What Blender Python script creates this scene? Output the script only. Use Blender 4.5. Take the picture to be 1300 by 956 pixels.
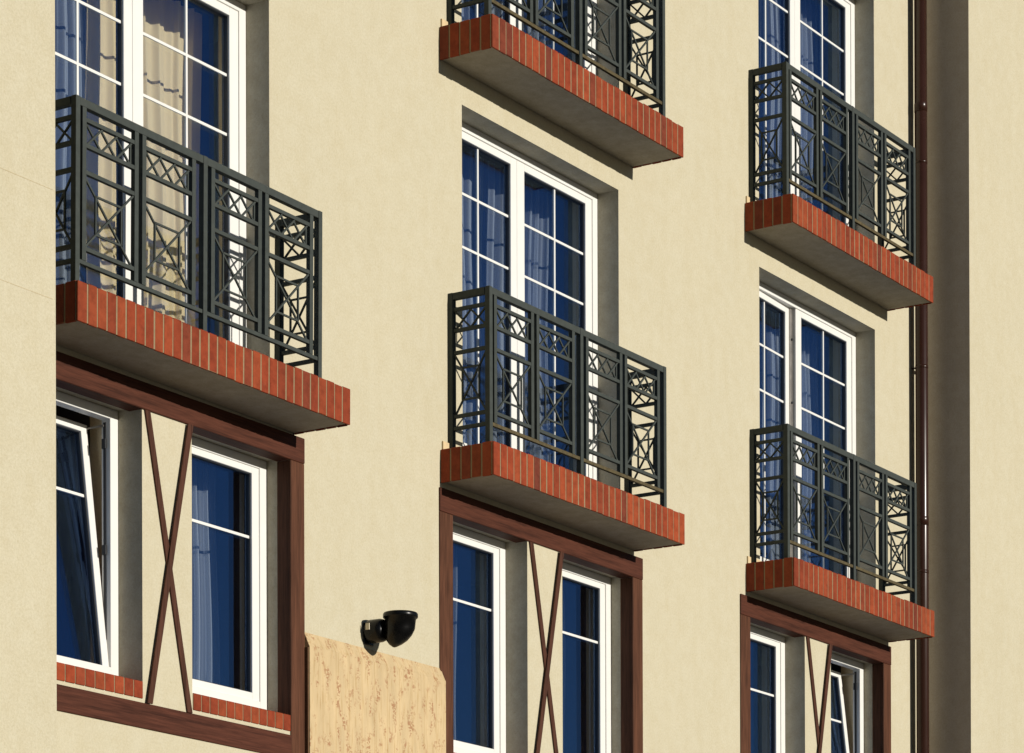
import bpy, bmesh, math, random
from mathutils import Vector, Matrix
R = math.radians
random.seed(7)
for o in list(bpy.data.objects):
    bpy.data.objects.remove(o)
S = bpy.context.scene
COL = S.collection

# ------------------------------------------------------------ camera (level, tele, shifted upwards)
PAN, PITCH, ROLL = 0.9989235, 0.003027354, -0.002975544
F = Vector((math.sin(PAN)*math.cos(PITCH), math.cos(PAN)*math.cos(PITCH), math.sin(PITCH)))
Rt = Vector((math.cos(PAN), -math.sin(PAN), 0))
Up = Rt.cross(F)
R2 = Rt*math.cos(ROLL) + Up*math.sin(ROLL)
U2 = Up*math.cos(ROLL) - Rt*math.sin(ROLL)
cd = bpy.data.cameras.new('camera')
cam = bpy.data.objects.new('camera', cd)
COL.objects.link(cam)
M = Matrix((R2, U2, -F)).transposed().to_4x4()
M.translation = Vector((-13.791324, -12.310364, -5.511051))
cam.matrix_world = M
cd.sensor_width = 36
cd.lens = 36*3939.27/1300
cd.shift_y = 1067.226/1300
cd.clip_end = 3000
S.camera = cam

# ------------------------------------------------------------ sky, sun, exposure
SUN_EL, SUN_AZ = 11.7, 0.8          # degrees; azimuth measured from straight out of the facade towards +x
w = bpy.data.worlds.new('World')
S.world = w
w.use_nodes = True
nt = w.node_tree
sky = nt.nodes.new('ShaderNodeTexSky')
sky.sky_type = 'NISHITA'
sky.sun_disc = False
sky.sun_elevation = R(SUN_EL)
sky.sun_rotation = R(180 - SUN_AZ)
sky.air_density = 1.0
sky.dust_density = 0.3
sky.ozone_density = 4.0
bg = nt.nodes['Background']
bg.inputs['Strength'].default_value = 0.05
nt.links.new(sky.outputs[0], bg.inputs['Color'])
sd = bpy.data.lights.new('sun', 'SUN')
sd.energy = 5.0
sd.angle = R(0.5)
sd.color = (1.0, 0.94, 0.85)
sun = bpy.data.objects.new('sun', sd)
COL.objects.link(sun)
a, e = R(SUN_AZ), R(SUN_EL)
sun.rotation_euler = Vector((-math.sin(a)*math.cos(e), math.cos(a)*math.cos(e), -math.sin(e))).to_track_quat('-Z', 'Y').to_euler()
S.view_settings.view_transform = 'Standard'
S.view_settings.look = 'None'
S.view_settings.exposure = 0.0
S.view_settings.gamma = 1

# ------------------------------------------------------------ materials
def mat(name):
    m = bpy.data.materials.new(name)
    m.use_nodes = True
    n = m.node_tree
    return m, n, n.nodes['Principled BSDF']
def N(n, t, **k):
    x = n.nodes.new(t)
    for a_, b_ in k.items():
        if a_ in x.inputs: x.inputs[a_].default_value = b_
        else: setattr(x, a_, b_)
    return x
def coords(n, scale=(1, 1, 1), kind='Object'):
    c = N(n, 'ShaderNodeTexCoord'); mp = N(n, 'ShaderNodeMapping')
    mp.inputs['Scale'].default_value = scale
    n.links.new(c.outputs[kind], mp.inputs[0])
    return mp.outputs[0]
def noise(n, co, scale, detail=4, rough=.55):
    x = N(n, 'ShaderNodeTexNoise'); x.inputs['Scale'].default_value = scale
    x.inputs['Detail'].default_value = detail; x.inputs['Roughness'].default_value = rough
    n.links.new(co, x.inputs['Vector']); return x.outputs['Fac']
def ramp(n, fac, stops):
    r = N(n, 'ShaderNodeValToRGB'); el = r.color_ramp.elements
    while len(el) < len(stops): el.new(.5)
    for q, (p, c) in zip(el, stops):
        q.position = p; q.color = (*c, 1) if len(c) == 3 else c
    n.links.new(fac, r.inputs[0]); return r.outputs[0]
def mixc(n, f, a_, b_, blend='MIX'):
    x = N(n, 'ShaderNodeMix', data_type='RGBA', blend_type=blend)
    for v, i in ((f, 0), (a_, 6), (b_, 7)):
        if hasattr(v, 'links'): n.links.new(v, x.inputs[i])
        else: x.inputs[i].default_value = v if i == 0 else (*v, 1)
    return x.outputs[2]
def bump(n, bs, h, strength, dist=.01, prev=None):
    b = N(n, 'ShaderNodeBump'); b.inputs['Strength'].default_value = strength
    b.inputs['Distance'].default_value = dist
    n.links.new(h, b.inputs['Height'])
    if prev: n.links.new(prev, b.inputs['Normal'])
    n.links.new(b.outputs[0], bs.inputs['Normal']); return b.outputs[0]
def k3(c, f): return tuple(v*f for v in c)

def m_plaster(name, c, grain=1.0, mottle=.05):
    m, n, b = mat(name)
    co = coords(n)
    big = noise(n, co, .9, 6, .6)
    mid = noise(n, co, 9, 5, .65)
    run = noise(n, coords(n, (3, 3, .8)), 1.6, 5, .6)
    fine = noise(n, co, 170, 3, .7)
    col = mixc(n, big, k3(c, 1-mottle*1.6), k3(c, 1+mottle*1.2))
    warm = ramp(n, mid, [(.35, k3((1.0, .985, .95), 1-mottle)), (.65, k3((1, 1, 1), 1+mottle*.6))])
    col = mixc(n, 1.0, col, warm, 'MULTIPLY')
    col = mixc(n, 1.0, col, ramp(n, run, [(.30, k3((.99, .98, .96), 1-mottle*.5)), (.55, (1, 1, 1))]), 'MULTIPLY')
    col = mixc(n, 1.0, col, ramp(n, fine, [(.3, (.91, .90, .88)), (.62, (1.03, 1.03, 1.03))]), 'MULTIPLY')
    gr = noise(n, co, 62, 3, .6)
    col = mixc(n, 1.0, col, ramp(n, gr, [(.32, (.93, .92, .90)), (.6, (1.02, 1.02, 1.02))]), 'MULTIPLY')
    spots = noise(n, co, 38, 2, .5)
    col = mixc(n, 1.0, col, ramp(n, spots, [(.26, (.93, .91, .87)), (.34, (1, 1, 1))]), 'MULTIPLY')
    n.links.new(col, b.inputs['Base Color'])
    b.inputs['Roughness'].default_value = .95
    b.inputs['Specular IOR Level'].default_value = .15
    p1 = bump(n, b, fine, .24*grain, .004)
    p2 = bump(n, b, mid, .12*grain, .02, p1)
    bump(n, b, noise(n, co, 2.4, 3), .10, .05, p2)
    return m

def m_brick(name='red_brick'):
    m, n, b = mat(name)
    g = N(n, 'ShaderNodeNewGeometry'); oi = N(n, 'ShaderNodeObjectInfo')
    add = N(n, 'ShaderNodeMath', operation='ADD'); n.links.new(g.outputs['Random Per Island'], add.inputs[0]); n.links.new(oi.outputs['Random'], add.inputs[1])
    fr = N(n, 'ShaderNodeMath', operation='FRACT'); n.links.new(add.outputs[0], fr.inputs[0])
    c = ramp(n, fr.outputs[0], [(0, (.175, .034, .014)), (.25, (.250, .045, .016)), (.45, (.195, .035, .014)), (.6, (.235, .050, .018)), (.8, (.275, .054, .019)), (1, (.125, .030, .017))])
    co = coords(n)
    st = noise(n, co, 14, 6, .7)
    c = mixc(n, 1.0, c, ramp(n, st, [(.3, (.70, .66, .64)), (.6, (1.08, 1.08, 1.08))]), 'MULTIPLY')
    dirt = noise(n, coords(n, (1, 1, .5)), 45, 4, .7)
    c = mixc(n, ramp(n, dirt, [(.60, (0, 0, 0)), (.78, (.2, .2, .2))]), c, (.25, .16, .10))
    n.links.new(c, b.inputs['Base Color'])
    b.inputs['Roughness'].default_value = .7
    b.inputs['Specular IOR Level'].default_value = .12
    bump(n, b, noise(n, co, 90, 4, .7), .25, .002)
    return m

def m_simple(name, c, rough=.5, spec=.5, var=.08, nscale=12, bs=.0, bscale=60, metallic=0, stretch=(1, 1, 1)):
    m, n, b = mat(name)
    co = coords(n, stretch)
    f = noise(n, co, nscale, 5, .6)
    col = mixc(n, ramp(n, f, [(.3, (0, 0, 0)), (.7, (1, 1, 1))]), k3(c, 1-var), k3(c, 1+var))
    n.links.new(col, b.inputs['Base Color'])
    rr = N(n, 'ShaderNodeMapRange'); n.links.new(f, rr.inputs[0]); rr.inputs[3].default_value = max(.02, rough-.07); rr.inputs[4].default_value = min(1, rough+.07)
    n.links.new(rr.outputs[0], b.inputs['Roughness'])
    b.inputs['Specular IOR Level'].default_value = spec
    b.inputs['Metallic'].default_value = metallic
    if bs: bump(n, b, noise(n, co, bscale, 3), bs, .003)
    return m

def m_wood(name, c, axis):
    m, n, b = mat(name)
    st = {'x': (.6, 14, 14), 'z': (14, 14, .6)}[axis]
    co = coords(n, st)
    g1 = noise(n, co, 3.0, 8, .65)
    g2 = noise(n, co, 9.0, 4, .6)
    vo = N(n, 'ShaderNodeTexVoronoi'); vo.inputs['Scale'].default_value = 2.3
    n.links.new(coords(n, {'x': (1, 3, 3), 'z': (3, 3, 1)}[axis]), vo.inputs['Vector'])
    col = ramp(n, g1, [(.28, k3(c, .45)), (.45, c), (.62, k3(c, 1.35)), (.75, k3(c, .7))])
    col = mixc(n, 1.0, col, ramp(n, g2, [(.35, (.72, .7, .68)), (.6, (1.08, 1.08, 1.08))]), 'MULTIPLY')
    col = mixc(n, ramp(n, vo.outputs['Distance'], [(.05, (.85, .85, .85)), (.16, (0, 0, 0))]), col, k3(c, .25))
    n.links.new(col, b.inputs['Base Color'])
    b.inputs['Roughness'].default_value = .62
    b.inputs['Specular IOR Level'].default_value = .12
    bump(n, b, g1, .25, .004)
    return m

def m_glass(name):
    m, n, b = mat(name)
    n.nodes.remove(b)
    out = n.nodes['Material Output']
    g = N(n, 'ShaderNodeNewGeometry')                     # Schlick reflectance, the same from either side of the pane
    dt = N(n, 'ShaderNodeVectorMath', operation='DOT_PRODUCT'); n.links.new(g.outputs['Incoming'], dt.inputs[0]); n.links.new(g.outputs['Normal'], dt.inputs[1])
    ab = N(n, 'ShaderNodeMath', operation='ABSOLUTE'); n.links.new(dt.outputs['Value'], ab.inputs[0])
    iv = N(n, 'ShaderNodeMath', operation='SUBTRACT'); iv.inputs[0].default_value = 1; n.links.new(ab.outputs[0], iv.inputs[1])
    pw = N(n, 'ShaderNodeMath', operation='POWER'); n.links.new(iv.outputs[0], pw.inputs[0]); pw.inputs[1].default_value = 4
    sc = N(n, 'ShaderNodeMath', operation='MULTIPLY_ADD'); n.links.new(pw.outputs[0], sc.inputs[0]); sc.inputs[1].default_value = .80; sc.inputs[2].default_value = .20
    tr = N(n, 'ShaderNodeBsdfTransparent'); tr.inputs[0].default_value = (.97, .98, .98, 1)
    gl = N(n, 'ShaderNodeBsdfGlossy'); gl.inputs['Roughness'].default_value = .004
    gl.inputs[0].default_value = (.35, .57, 1.0, 1)
    bm = N(n, 'ShaderNodeBump'); bm.inputs['Strength'].default_value = .06; bm.inputs['Distance'].default_value = .02
    n.links.new(noise(n, coords(n), 1.6, 1), bm.inputs['Height']); n.links.new(bm.outputs[0], gl.inputs['Normal'])
    mx = N(n, 'ShaderNodeMixShader')
    n.links.new(sc.outputs[0], mx.inputs[0]); n.links.new(tr.outputs[0], mx.inputs[1]); n.links.new(gl.outputs[0], mx.inputs[2])
    n.links.new(mx.outputs[0], out.inputs[0])
    return m

def m_cloth(name, c, density):
    """thin fabric: part of the light passes between the threads"""
    m, n, b = mat(name)
    n.nodes.remove(b)
    out = n.nodes['Material Output']
    df = N(n, 'ShaderNodeBsdfDiffuse'); df.inputs[0].default_value = (*c, 1)
    tl = N(n, 'ShaderNodeBsdfTranslucent'); tl.inputs[0].default_value = (*c, 1)
    m1 = N(n, 'ShaderNodeMixShader'); m1.inputs[0].default_value = .3 if density < 1 else .06
    n.links.new(df.outputs[0], m1.inputs[1]); n.links.new(tl.outputs[0], m1.inputs[2])
    if density >= 1:
        n.links.new(m1.outputs[0], out.inputs[0]); return m
    tr = N(n, 'ShaderNodeBsdfTransparent')
    lw = N(n, 'ShaderNodeLayerWeight'); lw.inputs[0].default_value = .5   # threads close up where the cloth is seen edge-on
    rr = N(n, 'ShaderNodeMapRange'); n.links.new(lw.outputs['Facing'], rr.inputs[0])
    rr.inputs[3].default_value = density*.5; rr.inputs[4].default_value = min(1, density*1.9)
    m2 = N(n, 'ShaderNodeMixShader')
    n.links.new(rr.outputs[0], m2.inputs[0]); n.links.new(tr.outputs[0], m2.inputs[1]); n.links.new(m1.outputs[0], m2.inputs[2])
    n.links.new(m2.outputs[0], out.inputs[0])
    return m

def m_osb(name):
    m, n, b = mat(name)
    base = (.50, .38, .215)
    co = coords(n)
    soft = noise(n, coords(n, (9, 9, 2.2)), 1.5, 5, .6)
    col = mixc(n, ramp(n, soft, [(.3, (0, 0, 0)), (.7, (1, 1, 1))]), k3(base, .88), k3(base, 1.08))
    # narrow upright strands
    st = noise(n, coords(n, (60, 60, 5)), 1.0, 3, .6)
    col = mixc(n, 1.0, col, ramp(n, st, [(.32, (.84, .78, .68)), (.46, (1, 1, 1))]), 'MULTIPLY')
    # reddish chips gathered in clusters
    vo = N(n, 'ShaderNodeTexVoronoi'); vo.inputs['Scale'].default_value = 1
    n.links.new(coords(n, (75, 75, 95)), vo.inputs['Vector'])
    sep = N(n, 'ShaderNodeSeparateColor'); n.links.new(vo.outputs['Color'], sep.inputs[0])
    pat = noise(n, coords(n, (17, 17, 8)), 1.0, 3, .6)
    msk = N(n, 'ShaderNodeMath', operation='MULTIPLY')
    n.links.new(ramp(n, sep.outputs[0], [(.45, (0, 0, 0)), (.5, (1, 1, 1))]), msk.inputs[0]); n.links.new(ramp(n, pat, [(.52, (0, 0, 0)), (.64, (.7, .7, .7))]), msk.inputs[1])
    col = mixc(n, msk.outputs[0], col, (.27, .115, .05))
    # board joints
    wv = N(n, 'ShaderNodeTexWave', wave_type='BANDS', bands_direction='X'); wv.inputs['Scale'].default_value = 2.1; wv.inputs['Distortion'].default_value = 0
    n.links.new(co, wv.inputs['Vector'])
    col = mixc(n, 1.0, col, ramp(n, wv.outputs['Fac'], [(.0, (.86, .80, .70)), (.008, (1, 1, 1))]), 'MULTIPLY')
    n.links.new(col, b.inputs['Base Color']); b.inputs['Roughness'].default_value = .75; b.inputs['Specular IOR Level'].default_value = .2
    bump(n, b, sep.outputs[0], .2, .002)
    return m

CREAM = (.485, .448, .332)
MT = dict(
    wall=m_plaster('cream_plaster', CREAM, 1.0, .028),
    reveal=m_plaster('shade_toned_pebbled_plaster', (.31, .285, .225), 2.2, .08),  # pebbled wall plaster, darkened: shade of the door reveals is in the colour
    reveal_low=m_plaster('half_shade_pebbled_plaster', (.42, .39, .31), 3.0, .09),  # same plaster with less shade in the colour, for the lower reveals
    brick=m_brick(),
    mortar=m_plaster('mortar', (.25, .195, .115), 1.5, .1),
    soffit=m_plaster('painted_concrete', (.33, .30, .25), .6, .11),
    metal=m_simple('charcoal_paint', (.050, .057, .052), .6, .04, .12, 20, .08, 120),
    rust=m_simple('dusty_charcoal_paint', (.085, .068, .036), .6, .08, .3, 26, .1, 120),
    beam=m_wood('stained_timber_beam', (.062, .021, .012), 'x'),
    post=m_wood('stained_timber_post', (.078, .032, .017), 'z'),
    brace=m_wood('stained_timber_brace', (.062, .025, .015), 'z'),
    pvc=m_simple('white_plastic', (.66, .655, .62), .4, .3, .02, 6),
    gasket=m_simple('black_rubber', (.012, .013, .015), .6),
    glass=m_glass('window_glass'),
    sheer=m_cloth('white_voile', (.56, .65, .78), .6),
    drape=m_cloth('cream_curtain_cloth', (.92, .77, .47), 1),
    darkdrape=m_cloth('brown_curtain_cloth', (.10, .055, .04), 1),
    pipe=m_simple('brown_pipe_paint', (.028, .011, .007), .26, .3, .1, 3),
    steel=m_simple('galvanised_steel', (.30, .28, .25), .4, .5, .2, 20, metallic=.7),
    black=m_simple('black_plastic', (.003, .003, .003), .28, .22, .1, 10),
    lit_gap_patch=m_simple('pale_lit_gap', (.62, .55, .40), .6),
    osb=m_osb('wood_chip_board'),
    osb_edge=m_simple('dark_board_edge', (.12, .065, .03), .8, .3, .2, 30),
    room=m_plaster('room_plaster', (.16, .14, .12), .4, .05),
    jamb=m_plaster('cream_interior_paint', (.74, .64, .45), .4, .03),
    grey=m_plaster('shade_toned_plaster', (.39, .35, .315), 1.2, .05),  # wall plaster with the return face's shade in the colour
    tile=m_simple('terracotta_skirting', (.55, .42, .24), .6, .4, .12, 20),
    joint=m_plaster('joint_filler', (.45, .38, .25), .5, .05),
    ground=m_simple('asphalt', (.05, .05, .05), .9, .3, .25, 3, .5, 80),
    paving=m_simple('grey_paving', (.30, .28, .25), .9, .3, .15, 2, .3, 40),
    kerbm=m_simple('kerb_stone', (.34, .32, .29), .9, .3, .15, 4, .3, 40),
    low_bounce_deck=m_simple('bounce_damping_dark', (.09, .08, .075), .8, .2),
    roofm=m_simple('light_stop_sheet', (.20, .08, .05), .7, .3, .15, 4),
)

# ------------------------------------------------------------ mesh helper
class MB:
    def __init__(s): s.v = []; s.f = []; s.sm = set()
    def hexa(s, c):
        """c = 8 corners: bottom ring 0-3 counter-clockwise seen from above, top ring 4-7"""
        i = len(s.v); s.v += [tuple(p) for p in c]
        s.f += [(i+3, i+2, i+1, i), (i+4, i+5, i+6, i+7), (i, i+1, i+5, i+4), (i+1, i+2, i+6, i+5), (i+2, i+3, i+7, i+6), (i+3, i, i+4, i+7)]
        return s
    def box(s, x0, x1, y0, y1, z0, z1):
        return s.hexa([(x0, y0, z0), (x1, y0, z0), (x1, y1, z0), (x0, y1, z0), (x0, y0, z1), (x1, y0, z1), (x1, y1, z1), (x0, y1, z1)])
    def bar(s, p, q, n, wd, dp):
        """flat bar from p to q, width wd in the plane whose normal is n, depth dp along n (behind p)"""
        p, q, n = Vector(p), Vector(q), Vector(n).normalized()
        t = (q-p).normalized(); u = n.cross(t)*(wd/2)
        d = n*dp
        return s.hexa([p-u, p+u, p+u+d, p-u+d, q-u, q+u, q+u+d, q-u+d])
    def quad(s, a_, b_, c, d):
        i = len(s.v); s.v += [tuple(a_), tuple(b_), tuple(c), tuple(d)]; s.f.append((i, i+1, i+2, i+3)); return s
    def tube(s, p, q, r, seg=20, caps=True, r2=None):
        p, q = Vector(p), Vector(q); t = (q-p).normalized()
        a_ = t.orthogonal().normalized(); b_ = t.cross(a_); i = len(s.v)
        for c, rr in ((p, r), (q, r if r2 is None else r2)):
            for k in range(seg):
                g = 2*math.pi*k/seg; s.v.append(tuple(c+(a_*math.cos(g)+b_*math.sin(g))*rr))
        for k in range(seg):
            j = (k+1) % seg; s.sm.add(len(s.f)); s.f.append((i+k, i+j, i+seg+j, i+seg+k))
        if caps:
            s.f.append(tuple(range(i+seg-1, i-1, -1))); s.f.append(tuple(range(i+seg, i+2*seg)))
        return s
    def lathe(s, o, ax, prof, seg=40):
        """profile [(distance along axis, radius)]"""
        o, t = Vector(o), Vector(ax).normalized(); a_ = t.orthogonal().normalized(); b_ = t.cross(a_); i = len(s.v)
        for d, r in prof:
            for k in range(seg):
                g = 2*math.pi*k/seg; s.v.append(tuple(o+t*d+(a_*math.cos(g)+b_*math.sin(g))*max(r, 1e-4)))
        for m_ in range(len(prof)-1):
            for k in range(seg):
                j = (k+1) % seg; s.sm.add(len(s.f)); s.f.append((i+m_*seg+k, i+m_*seg+j, i+(m_+1)*seg+j, i+(m_+1)*seg+k))
        return s
    def build(s, name, m, parent=None, bev=0, loc=None):
        me = bpy.data.meshes.new(name); me.from_pydata(s.v, [], s.f)
        bm = bmesh.new(); bm.from_mesh(me); bmesh.ops.recalc_face_normals(bm, faces=bm.faces); bm.to_mesh(me); bm.free()
        for k in s.sm: me.polygons[k].use_smooth = True
        me.materials.append(m)
        o = bpy.data.objects.new(name, me); COL.objects.link(o)
        if parent: o.parent = parent
        if loc: o.location = loc
        if bev:
            b = o.modifiers.new('edge', 'BEVEL'); b.width = bev; b.segments = 1; b.limit_method = 'ANGLE'; b.angle_limit = R(40)
        return o

def tag(o, label=None, cat=None, group=None, kind=None):
    for k, v in (('label', label), ('category', cat), ('group', group), ('kind', kind)):
        if v: o[k] = v
    return o
def empty(name, loc, rz=0):
    o = bpy.data.objects.new(name, None); COL.objects.link(o); o.location = loc; o.rotation_euler.z = rz; o.empty_display_size = .1
    return o
def copy_tree(o, parent=None):
    c = o.copy(); COL.objects.link(c)
    if parent is not None: c.parent = parent
    for ch in [q for q in bpy.data.objects if q.parent == o]: copy_tree(ch, c)
    return c

# ------------------------------------------------------------ layout
X = [0.0, 4.424, 8.955]             # left end of the balcony slab of each column
DOFF = [-.045, 0.0, -.035]          # door openings sit a little differently in each bay
TOFF = [-.02, 0.0, -.085]           # and so do the timber surrounds below
W, D, T = 2.706, .455, .237
GZ = -7.15
YR = .19                            # window plane behind the plaster face
PROJ = .45
XL, XR = -.185, 12.45
doors = [(0, 0), (1, 0), (2, 0), (1, 1), (2, 1)]

# ------------------------------------------------------------ ground
tag(MB().box(-300, 400, -500, 200, GZ-.5, GZ-.12).build('ground', MT['ground']), kind='structure')
tag(MB().box(-60, 80, -4.0, 12, GZ-.118, GZ).build('pavement', MT['paving']), kind='structure')
kb = MB()
for i in range(120): kb.box(-60+i*1.0, -60+i*1.0+.992, -4.16, -4.003, GZ-.118, GZ+.006)
tag(kb.build('kerb', MT['kerbm'], bev=.008), kind='structure')

# ------------------------------------------------------------ building
bld = empty('apartment_building', (6, 0, GZ))
tag(bld, 'cream plastered apartment building with two projecting wall sections', 'building')
def bpart(mb, name, m, **k):
    o = mb.build(name, m, bld, **k); o.location = (-6, 0, -GZ); return o
# openings: x0,x1,z0,z1
OP = []
for c, r in doors: OP.append((X[c]+DOFF[c]+.29, X[c]+DOFF[c]+2.482, 3*r-.0, 3*r+2.535))
WIN = []
for c in range(3):
    t = X[c]+TOFF[c]
    WIN.append((c, 0, t+.143, t+1.147)); WIN.append((c, 1, t+1.637, t+2.669))
    OP.append((t+.143, t+1.147, -2.13, -.425)); OP.append((t+1.637, t+2.669, -2.13, -.425))
ZT, ZB = 9.2, GZ
def wall_with_holes(x0, x1, z0, z1, holes, y):
    xs = sorted({x0, x1, *[h[0] for h in holes], *[h[1] for h in holes]}); zs = sorted({z0, z1, *[h[2] for h in holes], *[h[3] for h in holes]})
    mb = MB()
    for i in range(len(xs)-1):
        for j in range(len(zs)-1):
            cx, cz = (xs[i]+xs[i+1])/2, (zs[j]+zs[j+1])/2
            if any(h[0] < cx < h[1] and h[2] < cz < h[3] for h in holes): continue
            mb.quad((xs[i], y, zs[j]), (xs[i+1], y, zs[j]), (xs[i+1], y, zs[j+1]), (xs[i], y, zs[j+1]))
    return mb
fw = wall_with_holes(XL, XR, ZB, ZT, OP, 0)
nfront = len(fw.f)
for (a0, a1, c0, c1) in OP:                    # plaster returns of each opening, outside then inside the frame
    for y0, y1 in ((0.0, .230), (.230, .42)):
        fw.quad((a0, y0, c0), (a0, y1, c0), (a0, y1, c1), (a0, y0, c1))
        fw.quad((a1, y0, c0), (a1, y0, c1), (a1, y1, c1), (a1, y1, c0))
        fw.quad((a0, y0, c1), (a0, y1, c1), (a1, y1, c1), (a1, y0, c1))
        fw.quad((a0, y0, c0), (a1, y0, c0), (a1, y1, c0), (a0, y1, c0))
me = bpart(fw, 'facade_wall', MT['wall'])
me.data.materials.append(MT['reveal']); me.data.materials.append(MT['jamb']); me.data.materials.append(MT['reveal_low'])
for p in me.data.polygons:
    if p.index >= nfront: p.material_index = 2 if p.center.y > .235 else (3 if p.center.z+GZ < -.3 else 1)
bm = bmesh.new(); bm.from_mesh(me.data); bmesh.ops.remove_doubles(bm, verts=bm.verts, dist=1e-4)
bmesh.ops.recalc_face_normals(bm, faces=bm.faces)
if sum(f.normal.y*f.calc_area() for f in bm.faces) > 0: bmesh.ops.reverse_faces(bm, faces=bm.faces)
bm.to_mesh(me.data); bm.free()
bpart(MB().box(-9, XL, -PROJ, 12, ZB, ZT+.4), 'projecting_wall', MT['wall'], bev=.006)
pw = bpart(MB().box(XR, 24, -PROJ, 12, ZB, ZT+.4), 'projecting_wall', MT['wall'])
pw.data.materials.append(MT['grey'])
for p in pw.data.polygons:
    if p.normal.x < -.9: p.material_index = 1        # shade on the side facing the recess is put into its grey-brown colour
bpart(MB().box(XL+.002, XR-.002, -.3, 12, ZT, ZT+.35), 'roof', MT['roofm'])  # out of view, added to keep light out of the interior
bpart(MB().box(XL+.002, XR-.002, 4.2, 12, ZB, ZT-.003), 'rear_block', MT['room'])
# rooms behind the openings (closed boxes, open towards the window)
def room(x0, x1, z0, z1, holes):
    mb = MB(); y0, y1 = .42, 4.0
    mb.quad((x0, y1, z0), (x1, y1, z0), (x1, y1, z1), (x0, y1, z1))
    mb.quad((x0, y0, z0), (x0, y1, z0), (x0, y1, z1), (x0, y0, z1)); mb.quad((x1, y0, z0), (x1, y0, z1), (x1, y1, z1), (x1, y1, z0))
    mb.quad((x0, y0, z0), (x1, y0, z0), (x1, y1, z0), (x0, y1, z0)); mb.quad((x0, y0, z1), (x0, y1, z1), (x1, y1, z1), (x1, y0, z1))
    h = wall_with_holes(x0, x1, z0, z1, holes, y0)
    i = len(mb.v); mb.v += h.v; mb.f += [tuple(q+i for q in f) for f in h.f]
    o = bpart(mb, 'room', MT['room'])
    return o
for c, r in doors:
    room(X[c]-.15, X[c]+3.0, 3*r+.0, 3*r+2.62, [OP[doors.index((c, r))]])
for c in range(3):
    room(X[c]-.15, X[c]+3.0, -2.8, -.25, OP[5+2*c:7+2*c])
# faint horizontal render joints on the left projecting wall
for z0 in (.46, -.17):
    bpart(MB().box(-4, XL-.03, -PROJ-.0012, -PROJ+.01, z0, z0+.0035), 'render_joint', MT['joint'])

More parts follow.
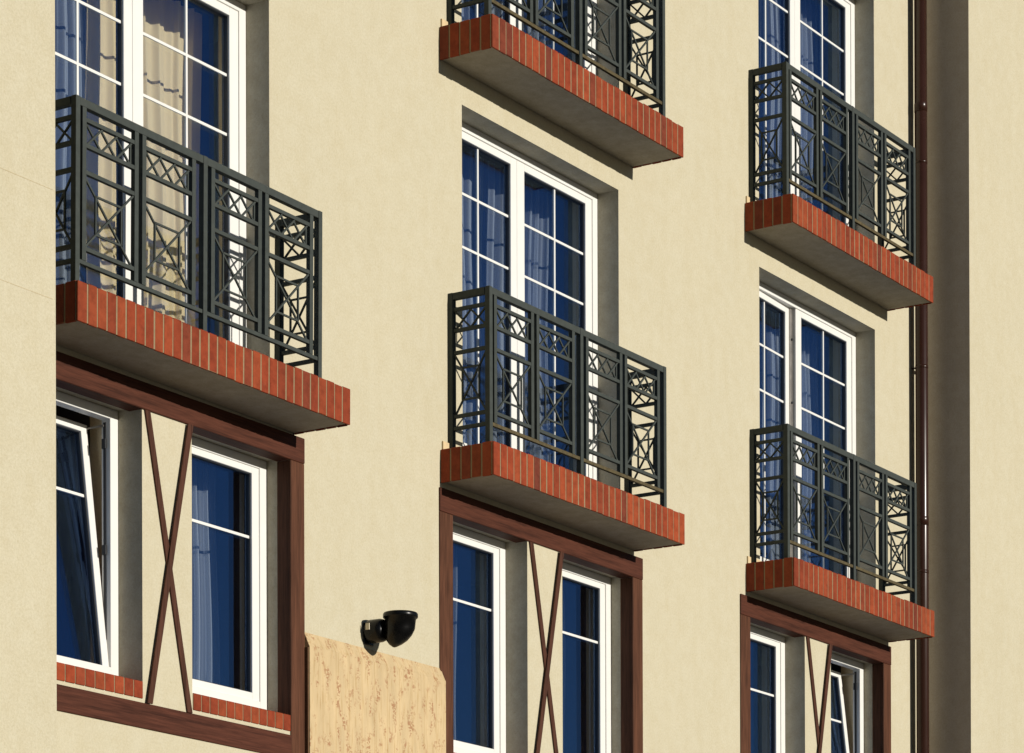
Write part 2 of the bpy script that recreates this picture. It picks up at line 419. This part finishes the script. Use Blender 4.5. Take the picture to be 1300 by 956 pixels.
# ------------------------------------------------------------ balcony
def balcony():
    root = empty('balcony', (0, 0, 0))
    # plaster-soffit slab, set back behind the brick edging
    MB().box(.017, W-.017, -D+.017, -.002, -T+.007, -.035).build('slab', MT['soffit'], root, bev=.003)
    mo = MB()
    mo.box(.0022, W-.0022, -D+.0022, -D+.015, -T+.003, -.006)
    mo.box(.0022, .015, -D+.0155, -.001, -T+.003, -.006); mo.box(W-.015, W-.0022, -D+.0155, -.001, -T+.003, -.006)
    mo.build('mortar_bed', MT['mortar'], root)
    MB().box(.0155, W-.0155, -D+.0155, -.001, -.034, -.006).build('low_bounce_deck', MT['low_bounce_deck'], root)  # unseen top layer, added dark to cut light bouncing onto the reveals
    be = MB()
    n = 31; p = W/n; rnd = random.Random(3)
    for i in range(n):
        j = .0050; dz, dy, tz = rnd.uniform(-.004, .002), rnd.uniform(-.0018, .0018), rnd.uniform(-.002, .003)
        a0, a1 = i*p+(j if i else 0)+rnd.uniform(-.001, .001)*(i > 0), (i+1)*p-(j if i < n-1 else 0)
        be.box(a0, a1, -D+dy, -D+.016+dy, -T+tz, dz)
    n = 5; p = (D-.0165)/n
    for sx in (0, 1):
        for i in range(n):
            j = .0050; dz, dx = rnd.uniform(-.004, .002), rnd.uniform(-.0015, .0015)
            y0 = -D+.0165+i*p
            if sx == 0: be.box(dx, .016+dx, y0+j, y0+p-j, -T+rnd.uniform(-.002, .003), dz)
            else: be.box(W-.016+dx, W+dx, y0+j, y0+p-j, -T+rnd.uniform(-.002, .003), dz)
    be.build('brick_edging', MT['brick'], root, bev=.0028)
    for q0 in (.02, W-.275):
        MB().box(q0, q0+.255, -.014, -.001, 0, .062).build('skirting', MT['tile'], root, bev=.001)
    # railing
    yf = -.357; x0, x1 = .100, 2.600
    hr = MB()
    xm = 1.350
    H0, H1 = 1.080, 1.130
    hr.box(x0+.041, xm-.021, yf+.002, yf+.043, H0, H1-.002)
    hr.box(xm+.021, x1-.041, yf+.002, yf+.043, H0, H1-.002)
    hr.box(x0+.001, x0+.040, yf+.045, -.042, H0, H1-.002)
    hr.box(x1-.040, x1-.001, yf+.045, -.042, H0, H1-.002)
    rail = hr.build('railing', MT['metal'], root, bev=.0018)
    def post(a0, y0, tall=H1, bot=-.004):
        MB().box(a0, a0+.040, y0, y0+.040, bot, tall).box(a0-.014, a0+.054, y0-.010, y0+.050, -.001, .006).build('post', MT['metal'], rail, bev=.0018)
    post(x0, yf); post(xm-.020, yf); post(x1-.040, yf); post(x0, -.0415); post(x1-.040, -.0415)
    for q0, q1 in ((x0+.041, xm-.021), (xm+.021, x1-.041)):
        MB().box(q0, q1, yf+.006, yf+.031, .150, .175).build('bottom_rail', MT['rust'], rail, bev=.0015)
    for q0, q1 in ((x0+.006, x0+.031), (x1-.031, x1-.006)):
        MB().box(q0, q1, yf+.041, -.043, .150, .175).build('bottom_rail', MT['metal'], rail, bev=.0015)
    def panel(a0, a1, mp, nx, st=.037, inset=.104):
        """mp(s, z, d) -> point; a0..a1 outer width"""
        mb = MB()
        def bx(s0, s1, z0, z1, d0, d1):
            c = [mp(s0, z0, d0), mp(s1, z0, d0), mp(s1, z0, d1), mp(s0, z0, d1), mp(s0, z1, d0), mp(s1, z1, d0), mp(s1, z1, d1), mp(s0, z1, d1)]
            mb.hexa(c)
        bx(a0, a0+st, .1755, H0-.0005, .004, .034); bx(a1-st, a1, .1755, H0-.0005, .004, .034)
        i0, i1 = a0+st, a1-st
        for z0 in (.999, .848, .690, .237): bx(i0-.001, i1+.001, z0, z0+.024, .006, .031)
        nrm = Vector(mp(0, 0, 1))-Vector(mp(0, 0, 0))
        def thin(s0, z0, s1, z1, d=.012, wd=.012, dp=.011): mb.bar(mp(s0, z0, d), mp(s1, z1, d), nrm, wd, dp)
        # band of crosses
        g = .02 if nx > 2 else .004
        e0, e1 = i0+g, i1-g
        zb, zt = .872, .999
        per = (e1-e0)/nx
        for k in range(nx):
            thin(e0+k*per, zb, e0+(k+1)*per, zt); thin(e0+k*per, zt, e0+(k+1)*per, zb, .0225)
        if nx > 2: thin(e0-.002, zb, e0-.002, zt, .0225); thin(e1+.002, zb, e1+.002, zt, .0225)
        # large cross with the inner rectangle
        zb, zt = .261, .690
        thin(i0, zb, i1, zt); thin(i0, zt, i1, zb, .0225)
        wd_ = (i1-i0); fx = .235; fz = .235
        r0, r1, q0, q1 = i0+wd_*fx, i1-wd_*fx, zb+(zt-zb)*fz, zt-(zt-zb)*fz
        thin(r0, q0, r0, q1, .0175); thin(r1, q0, r1, q1, .0175); thin(r0, q0, r1, q0, .0175); thin(r0, q1, r1, q1, .0175)
        mb.build('panel', MT['metal'], rail)
    fm = lambda s, z, d: (s, yf+d, z)
    for a0 in (.165, .728, 1.413, 1.976+.000):
        panel(a0, a0+.527, fm, 3)
    lm = lambda s, z, d: (x0+.004+d, s, z)
    panel(-.316, -.042, lm, 2, st=.004)
    rm = lambda s, z, d: (x1-.036+d, s, z)
    panel(-.316, -.042, rm, 2, st=.004)
    return root
GB = 'brick edged balconies with charcoal metal railings'
b0 = balcony()
BL = {(0, 0): 'brick-edged balcony beside the left projecting wall, in front of the door with cream drapes',
      (1, 0): 'brick-edged balcony in the middle of the facade, above the middle timber window surround',
      (2, 0): 'brick-edged balcony above the narrow timber surround beside the downpipe',
      (1, 1): 'topmost middle balcony, cut by the upper edge, its grey underside over a door head',
      (2, 1): 'upper brick-edged balcony beside the brown downpipe, directly above another balcony'}
for i, (c, r) in enumerate(doors):
    o = b0 if i == 0 else copy_tree(b0)
    o.location = (X[c], 0, 3*r)
    o.rotation_euler.y = .0105 if c == 0 else 0     # the first slab hangs a little out of level
    tag(o, BL[(c, r)], 'balcony', GB)

for q in [q for q in bpy.data.objects if q.name.startswith('railing')]:
    c = {0.0: 0, X[2]: 2}.get(round(q.parent.location.x, 4), 1)     # the railings are not all equally wide
    q.scale.x = (.974, 1, .990)[c]; q.location.x = (-.0074, 0, -.023)[c]
for q in [q for q in bpy.data.objects if q.parent and q.parent.parent == b0 and q.name.startswith('bottom_rail')]:
    q.data = q.data.copy(); q.data.materials[0] = MT['metal']      # the first balcony's rails are not dusty

# ------------------------------------------------------------ sash / frame builders
def ring(mb, x0, x1, z0, z1, y0, y1, l, r_, b_, t):
    mb.box(x0, x0+l, y0, y1, z0, z1); mb.box(x1-r_, x1, y0, y1, z0, z1)
    mb.box(x0+l, x1-r_, y0, y1, z1-t, z1); mb.box(x0+l, x1-r_, y0, y1, z0, z0+b_)
def sash(root, x0, x1, z0, z1, l, r_, b_, t, bars_z=(), bar_x=None, pivot=None, rot=None):
    """white sash with rubber gasket, glazing unit and glazing bars; built around its pivot so it can stand open"""
    px, py, pz = pivot or (x0, .2, z0)
    X0, X1, Z0, Z1 = x0-px, x1-px, z0-pz, z1-pz
    yf = .200-py
    m = MB(); ring(m, X0, X1, Z0, Z1, yf, yf+.068, l, r_, b_, t)
    s = m.build('sash', MT['pvc'], root, bev=.0025); s.location = (px, py, pz)
    a0, a1, c0, c1 = X0+l, X1-r_, Z0+b_, Z1-t
    g = MB(); ring(g, a0+.0005, a1-.0005, c0+.0005, c1-.0005, yf+.014, yf+.060, .006, .006, .006, .006)
    g.build('gasket', MT['gasket'], s)
    MB().box(a0+.005, a1-.005, yf+.030, yf+.050, c0+.005, c1-.005).build('pane', MT['glass'], s)
    if bars_z or bar_x is not None:
        h = MB()
        for z in bars_z: h.box(a0+.007, a1-.007, yf+.019, yf+.0285, z-pz-.009, z-pz+.009)
        if bar_x is not None: h.box(bar_x-px-.009, bar_x-px+.009, yf+.018, yf+.0290, c0+.007, c1-.007)
        h.build('glazing_bars', MT['pvc'], s)
    if rot: s.rotation_euler = rot
    return s

def french_door(ajar=False):
    root = empty('french_door', (0, 0, 0))
    m = MB(); ring(m, .2905, 2.4815, .004, 2.5345, YR, .262, .072, .072, .085, .060)
    m.build('frame', MT['pvc'], root, bev=.0025)
    bz = (2.03, 1.64)
    ZB_, ZT_ = .075, 2.482
    xl, xm, xr = .357, 1.331, 2.412
    if ajar:
        sash(root, xl, xm-.045, ZB_, ZT_, .09, .070, .13, .062, bz, .83, pivot=(xl, .235, ZB_), rot=(0, 0, R(2.6)))
        k = MB(); k.box(xm-.046, xm-.004, .228, .262, ZB_, ZT_); k.build('rebate', MT['steel'], root, bev=.002)
        kk = MB()
        for z in (.7, 1.2, 1.65, 2.2): kk.tube((xm-.028, .214, z), (xm-.028, .230, z), .010, 10)
        kk.build('lock_pin', MT['gasket'], root)
    else:
        sash(root, xl, xm, ZB_, ZT_, .09, .083, .13, .062, bz, .83)
    sash(root, xm+.003, xr, ZB_, ZT_, .104, .093, .13, .062, bz, 1.895)
    MB().box(1.30, 1.36, .275, .30, .95, 1.09).build('handle', MT['pvc'], root, bev=.004)
    return root
DL = {(0, 0): 'white french door with bright cream drapes, behind the leftmost balcony',
      (1, 0): 'white french door with glazing bars and sheer curtains, behind the centre balcony',
      (2, 0): 'white french door with its left leaf slightly ajar, above the timber surround by the downpipe',
      (1, 1): 'white french door seen only through the railing of the topmost middle balcony',
      (2, 1): 'white french door behind the upper balcony beside the brown downpipe'}
fd = french_door(); fa = french_door(True)
fd.name = 'french_door'
used = False
for c, r in doors:
    if (c, r) == (2, 0): o = fa
    elif not used: o = fd; used = True
    else: o = copy_tree(fd)
    o.location = (X[c]+DOFF[c], 0, 3*r)
    tag(o, DL[(c, r)], 'door', 'white french doors behind the balconies', 'thing')

# lower casement windows between the timbers (local origin: left reveal, z of floor)
def casement(width, tilt=0):
    root = empty('casement_window', (0, 0, 0))
    zb, zt = -2.082, -.4265
    m = MB(); ring(m, .0015, width-.0015, zb, zt, YR, .262, .074, .074, .05, .062)
    m.build('frame', MT['pvc'], root, bev=.0025)
    x0, x1, z0, z1 = .071, width-.071, zb+(.003 if tilt else .045), zt-.056
    if tilt:
        s = sash(root, x0, x1-.004, z0, z1-.012, .075, .062, .048, .05, (-.954,), pivot=(x0, .215, z0), rot=(-R(tilt), 0, 0))
        k = MB(); k.box(width-.080, width-.0745, .225, .245, zb+.1, zt-.08); k.build('rebate', MT['gasket'], root)
        for z in (-.64, -1.30): MB().box(width-.090, width-.0755, .222, .250, z-.03, z+.03).build('hinge', MT['gasket'], root)
        h = MB(); h.bar((width-.085, .24, zt-.1), (width-.085, .24+.15, zt-.1), (1, 0, 0), .012, .006); h.build('tilt_arm', MT['steel'], root)
    else:
        sash(root, x0, x1, z0, z1, .077, .077, .055, .050, (-.954,))
    # brick sill
    return root
def brick_sill(x0, x1, label):
    root = empty('brick_sill', (x0, 0, -2.13))
    wd = x1-x0; n = round(wd/.0875); p = wd/n
    MB().box(.002, wd-.002, -.004, YR+.05, -.100, -.004).build('mortar_bed', MT['mortar'], root)
    b = MB(); rnd = random.Random(int(x0*100))
    for i in range(n):
        y0 = -.008+rnd.uniform(-.001, .001)
        b.hexa([(i*p+.004, y0, -.106), ((i+1)*p-.004, y0, -.106), ((i+1)*p-.004, .10, -.106), (i*p+.004, .10, -.106),
                (i*p+.004, y0, .000), ((i+1)*p-.004, y0, .000), ((i+1)*p-.004, YR-.001, .030), (i*p+.004, YR-.001, .030)])
    b.build('bricks', MT['brick'], root, bev=.0028)
    return tag(root, label, 'window sill', 'brick sills under the lower windows', 'thing')
WL = {(0, 0): 'white window tilted open at the top, beside the left projecting wall',
      (0, 1): 'closed white window between the crossed timber boards and the post by the chip board panel',
      (1, 0): 'closed white window in the middle timber surround, just right of the black wall lamp',
      (1, 1): 'closed white window on the far side of the middle crossed boards',
      (2, 0): 'closed white window in the timber surround nearest the downpipe, before its crossed boards',
      (2, 1): 'small-looking white window tilted open in the timber surround nearest the brown downpipe'}
SL = {(0, 0): 'red brick sill under the tilted-open window at the lower left',
      (0, 1): 'red brick sill under the closed window beside the chip board panel',
      (1, 0): 'red brick sill under the first window of the middle timber surround',
      (1, 1): 'red brick sill under the second window of the middle timber surround',
      (2, 0): 'red brick sill under the first window of the timber surround by the downpipe',
      (2, 1): 'red brick sill under the second window of the timber surround by the downpipe'}
for (c, k, x0, x1) in WIN:
    o = casement(x1-x0, {(0, 0): 6.5, (2, 1): 6.5}.get((c, k), 0))
    o.location = (x0, 0, 0)
    tag(o, WL[(c, k)], 'window', 'white casement windows in the timber surrounds', 'thing')
    brick_sill(x0+.001, x1-.001, SL[(c, k)])

# ------------------------------------------------------------ timber surrounds with crossed boards
TL = ['dark timber surround with crossed boards under the leftmost balcony',
      'dark timber surround with crossed boards under the middle balcony',
      'dark timber surround with crossed boards beside the downpipe']
def timber(c):
    root = empty('timber_surround', (X[c]+TOFF[c], 0, 0))
    yb, yd = -.012, .105
    MB().box(-.020, 2.817, yb-.004, yd, -.440, -.272).build('beam', MT['beam'], root, bev=.004)
    MB().box(-.020, .1460, yb, yd, -2.60, -.4405).build('post', MT['post'], root, bev=.004)
    MB().box(2.6655, 2.817, yb, yd, -2.60, -.4405).build('post', MT['post'], root, bev=.004)
    MB().box(.1435, 2.6685, yb, -.0005, -2.42, -2.262).build('bottom_rail', MT['beam'], root, bev=.004)
    zt, zb, wd = -.4405, -2.2615, .050
    for (s0, s1, d) in ((1.190, 1.600, -.014), (1.600, 1.190, -.0265)):
        m = MB()
        m.hexa([(s1-wd/2, d, zb), (s1+wd/2, d, zb), (s1+wd/2, d+.012, zb), (s1-wd/2, d+.012, zb), (s0-wd/2, d, zt), (s0+wd/2, d, zt), (s0+wd/2, d+.012, zt), (s0-wd/2, d+.012, zt)])
        m.build('brace', MT['brace'], root, bev=.002)
    return tag(root, TL[c], 'timber frame', 'timber surrounds of the lower windows', 'thing')
for c in range(3): timber(c)

# ------------------------------------------------------------ curtains
def curtain(name, x0, x1, z0, z1, y, amp, per, m, seed, label, group=None, cat='curtain'):
    rnd = random.Random(seed)
    n = max(24, int((x1-x0)/.008)); rows = 14
    ph = [rnd.uniform(0, 6.28) for _ in range(6)]
    v, f = [], []
    for j in range(rows+1):
        t = j/rows; z = z1+(z0-z1)*t
        for i in range(n+1):
            u = x0+(x1-x0)*i/n
            q = u*2*math.pi/per
            wv = math.sin(q+ph[0]+.8*math.sin(q*.31+ph[1]))+.45*math.sin(q*2.3+ph[2]+.5*t)+.3*math.sin(q*.47+ph[3])
            yy = y+amp*wv*(.75+.35*t)+.012*math.sin(z*3+ph[4]+u*5)
            v.append((u+.01*math.sin(q*1.0+ph[5])*(1+t), yy, z))
    for j in range(rows):
        for i in range(n):
            a_ = j*(n+1)+i; f.append((a_, a_+1, a_+n+2, a_+n+1))
    me_ = bpy.data.meshes.new(name); me_.from_pydata([(p[0]-x0, p[1]-y, p[2]-z0) for p in v], [], f)
    for p in me_.polygons: p.use_smooth = True
    me_.materials.append(m)
    o = bpy.data.objects.new(name, me_); COL.objects.link(o); o.location = (x0, y, z0)
    return tag(o, label, cat, group)
GC = 'curtains behind the glass'
curtain('drape', 1.27, 2.42, .03, 2.55, .56, .024, .16, MT['drape'], 3, 'cream opaque drape behind the right leaf of the leftmost balcony door', GC)
curtain('sheer_curtain', .25, 1.22, .03, 2.55, .53, .026, .13, MT['sheer'], 4, 'thin white curtain beside the cream drape of the leftmost balcony door', GC)
CW = {(1, 0): 'centre balcony door', (2, 0): 'door that stands slightly ajar', (1, 1): 'topmost middle balcony door', (2, 1): 'upper door by the downpipe'}
for i, (c, r) in enumerate(doors[1:]):
    dx = X[c]+DOFF[c]
    curtain('sheer_curtain', dx+.34, dx+1.72, 3*r+.03, 3*r+2.55, .54, .026, .14, MT['sheer'], 10+i, 'wide thin white curtain across the left leaf of the '+CW[(c, r)], GC)
    curtain('sheer_curtain', dx+1.93, dx+2.40, 3*r+.03, 3*r+2.55, .55, .03, .11, MT['sheer'], 20+i, 'narrow gathered white curtain at the right jamb of the '+CW[(c, r)], GC)
for (c, k, x0, x1) in WIN:
    if (c, k) == (0, 0) or (c, k) == (2, 1):
        curtain('drape', x0+.2, x1+.4, -2.6, -.36, .80, .03, .15, MT['darkdrape'], 31+c, 'dark brown drape inside the tilted window ' + ('beside the left projecting wall' if c == 0 else 'nearest the downpipe'), GC)
    else:
        curtain('sheer_curtain', x1-.34, x1-.10, -2.6, -.36, .56, .03, .10, MT['sheer'], 40+c*2+k,
                {(0, 1): 'narrow thin white curtain in the window beside the chip board panel', (1, 0): 'thin white curtain in the window right of the wall lamp',
                 (1, 1): 'thin white curtain in the window right of the middle crossed boards', (2, 0): 'thin white curtain in the first window of the surround by the downpipe'}[(c, k)], GC)

# ------------------------------------------------------------ downpipe
dp = empty('downpipe', (12.165, -.10, GZ))
tag(dp, 'glossy brown round downpipe running down the corner by the right projecting wall', 'downpipe')
pp = MB(); px = 0; H = ZT-GZ
pp.tube((0, 0, .3), (0, 0, H), .058, 28)
pp.tube((0, 0, .02), (0, 0, .3), .064, 28)
pp.build('pipe', MT['pipe'], dp)
for z in (-3.28, -1.40, .48, 2.36, 4.24, 6.12):
    m = MB(); m.lathe((0, 0, z-GZ-.018), (0, 0, 1), [(0, .0583), (.0, .0596), (.03, .0596), (.03, .0583)], 28)
    cl = m.build('clip', MT['pipe'], dp)
    b_ = MB(); b_.box(.058, .088, -.014, .014, z-GZ-.014, z-GZ+.014); b_.tube((.074, -.024, z-GZ), (.074, .022, z-GZ), .006, 8); b_.tube((.0, .058, z-GZ), (0, .101, z-GZ), .008, 8)
    b_.build('bolt', MT['pipe'], cl)
for z in (.9, -2.9, 4.7):
    m = MB(); m.lathe((0, 0, z-GZ), (0, 0, 1), [(0, .0582), (.0, .0605), (.07, .0605), (.08, .0582)], 28); m.build('socket', MT['pipe'], dp)

# ------------------------------------------------------------ chip board panel and wall lamp
ob = empty('chip_board_panel', (2.80, 0, -3.1))
tag(ob, 'pale wood-chip board panel with sloped top between two timber surrounds under the wall lamp', 'board')
xe = 1.62
m = MB()
def prof(x, hi=0): return [(x, -.001, 0), (x, -.047, 0), (x, -.047, 3.1-1.652), (x, -.040, 3.1-1.640), (x, -.001, 3.1-1.553)]
a_, b_ = prof(0.003), prof(xe)
i = 0; m.v += a_+b_; m.f += [tuple(range(5))[::-1], tuple(range(5, 10))] + [(q, (q+1) % 5, 5+(q+1) % 5, 5+q) for q in range(5)]
m.build('board', MT['osb'], ob, bev=.002)
MB().box(-.010, .001, -.040, -.0145, 0, 1.44).build('board_edge', MT['osb_edge'], ob)

lamp = empty('wall_lamp', (3.53, 0, -1.44))
tag(lamp, 'black wall lamp with a pointed bowl shade open upwards, above the chip board panel', 'wall lamp')
MB().box(-.055, .055, -.014, -.001, -.09, .06).build('wall_plate', MT['black'], lamp, bev=.004)
m = MB(); m.lathe((0, -.014, 0), (0, -1, 0), [(0, .001), (0, .066), (.010, .078), (.022, .081), (.10, .080), (.126, .072), (.140, .055), (.146, .03), (.147, .001)], 40)
m.build('motor_housing', MT['black'], lamp)
m = MB(); m.tube((.0, -.155, .0), (.01, -.20, .0), .016, 14); m.lathe((0.004, -.158, 0), (0, -1, 0), [(0, .001), (0, .02), (.012, .02), (.012, .001)], 16)
m.build('knuckle', MT['black'], lamp)
tip = Vector((.050, -.240, -.122)); top = Vector((.050, -.240, .112)); ax = (top-tip).normalized(); L = (top-tip).length
m = MB()
pr = [(0, .0), (.004, .014), (.022, .045), (.048, .072), (.085, .092), (.125, .102), (L-.035, .107), (L-.034, .1165), (L-.028, .120), (L-.008, .120), (L, .115), (L-.001, .100), (L-.04, .096), (.12, .088), (.07, .05), (.06, .001)]
m.lathe(tip, ax, pr, 48)
sh = m.build('lamp_shade', MT['black'], lamp)
for v in sh.data.vertices:                                  # the bowl's point hangs back towards the wall
    k = max(0, 1-(v.co.z+.122)/.15)**1.4*.042
    v.co.x -= .54*k; v.co.y += .84*k
m = MB(); m.tube((.005, -.205, -.01), (.030, -.205, -.01), .01, 10); m.build('hinge_pin', MT['black'], sh)
st = MB().box(-.006, .0, -.075, -.045, .018, .062).build('lit_gap_patch', MT['lit_gap_patch'], lamp); st.location = (-.0805, 0, -.02)  # pale patch coloured as the lit wall showing through a gap
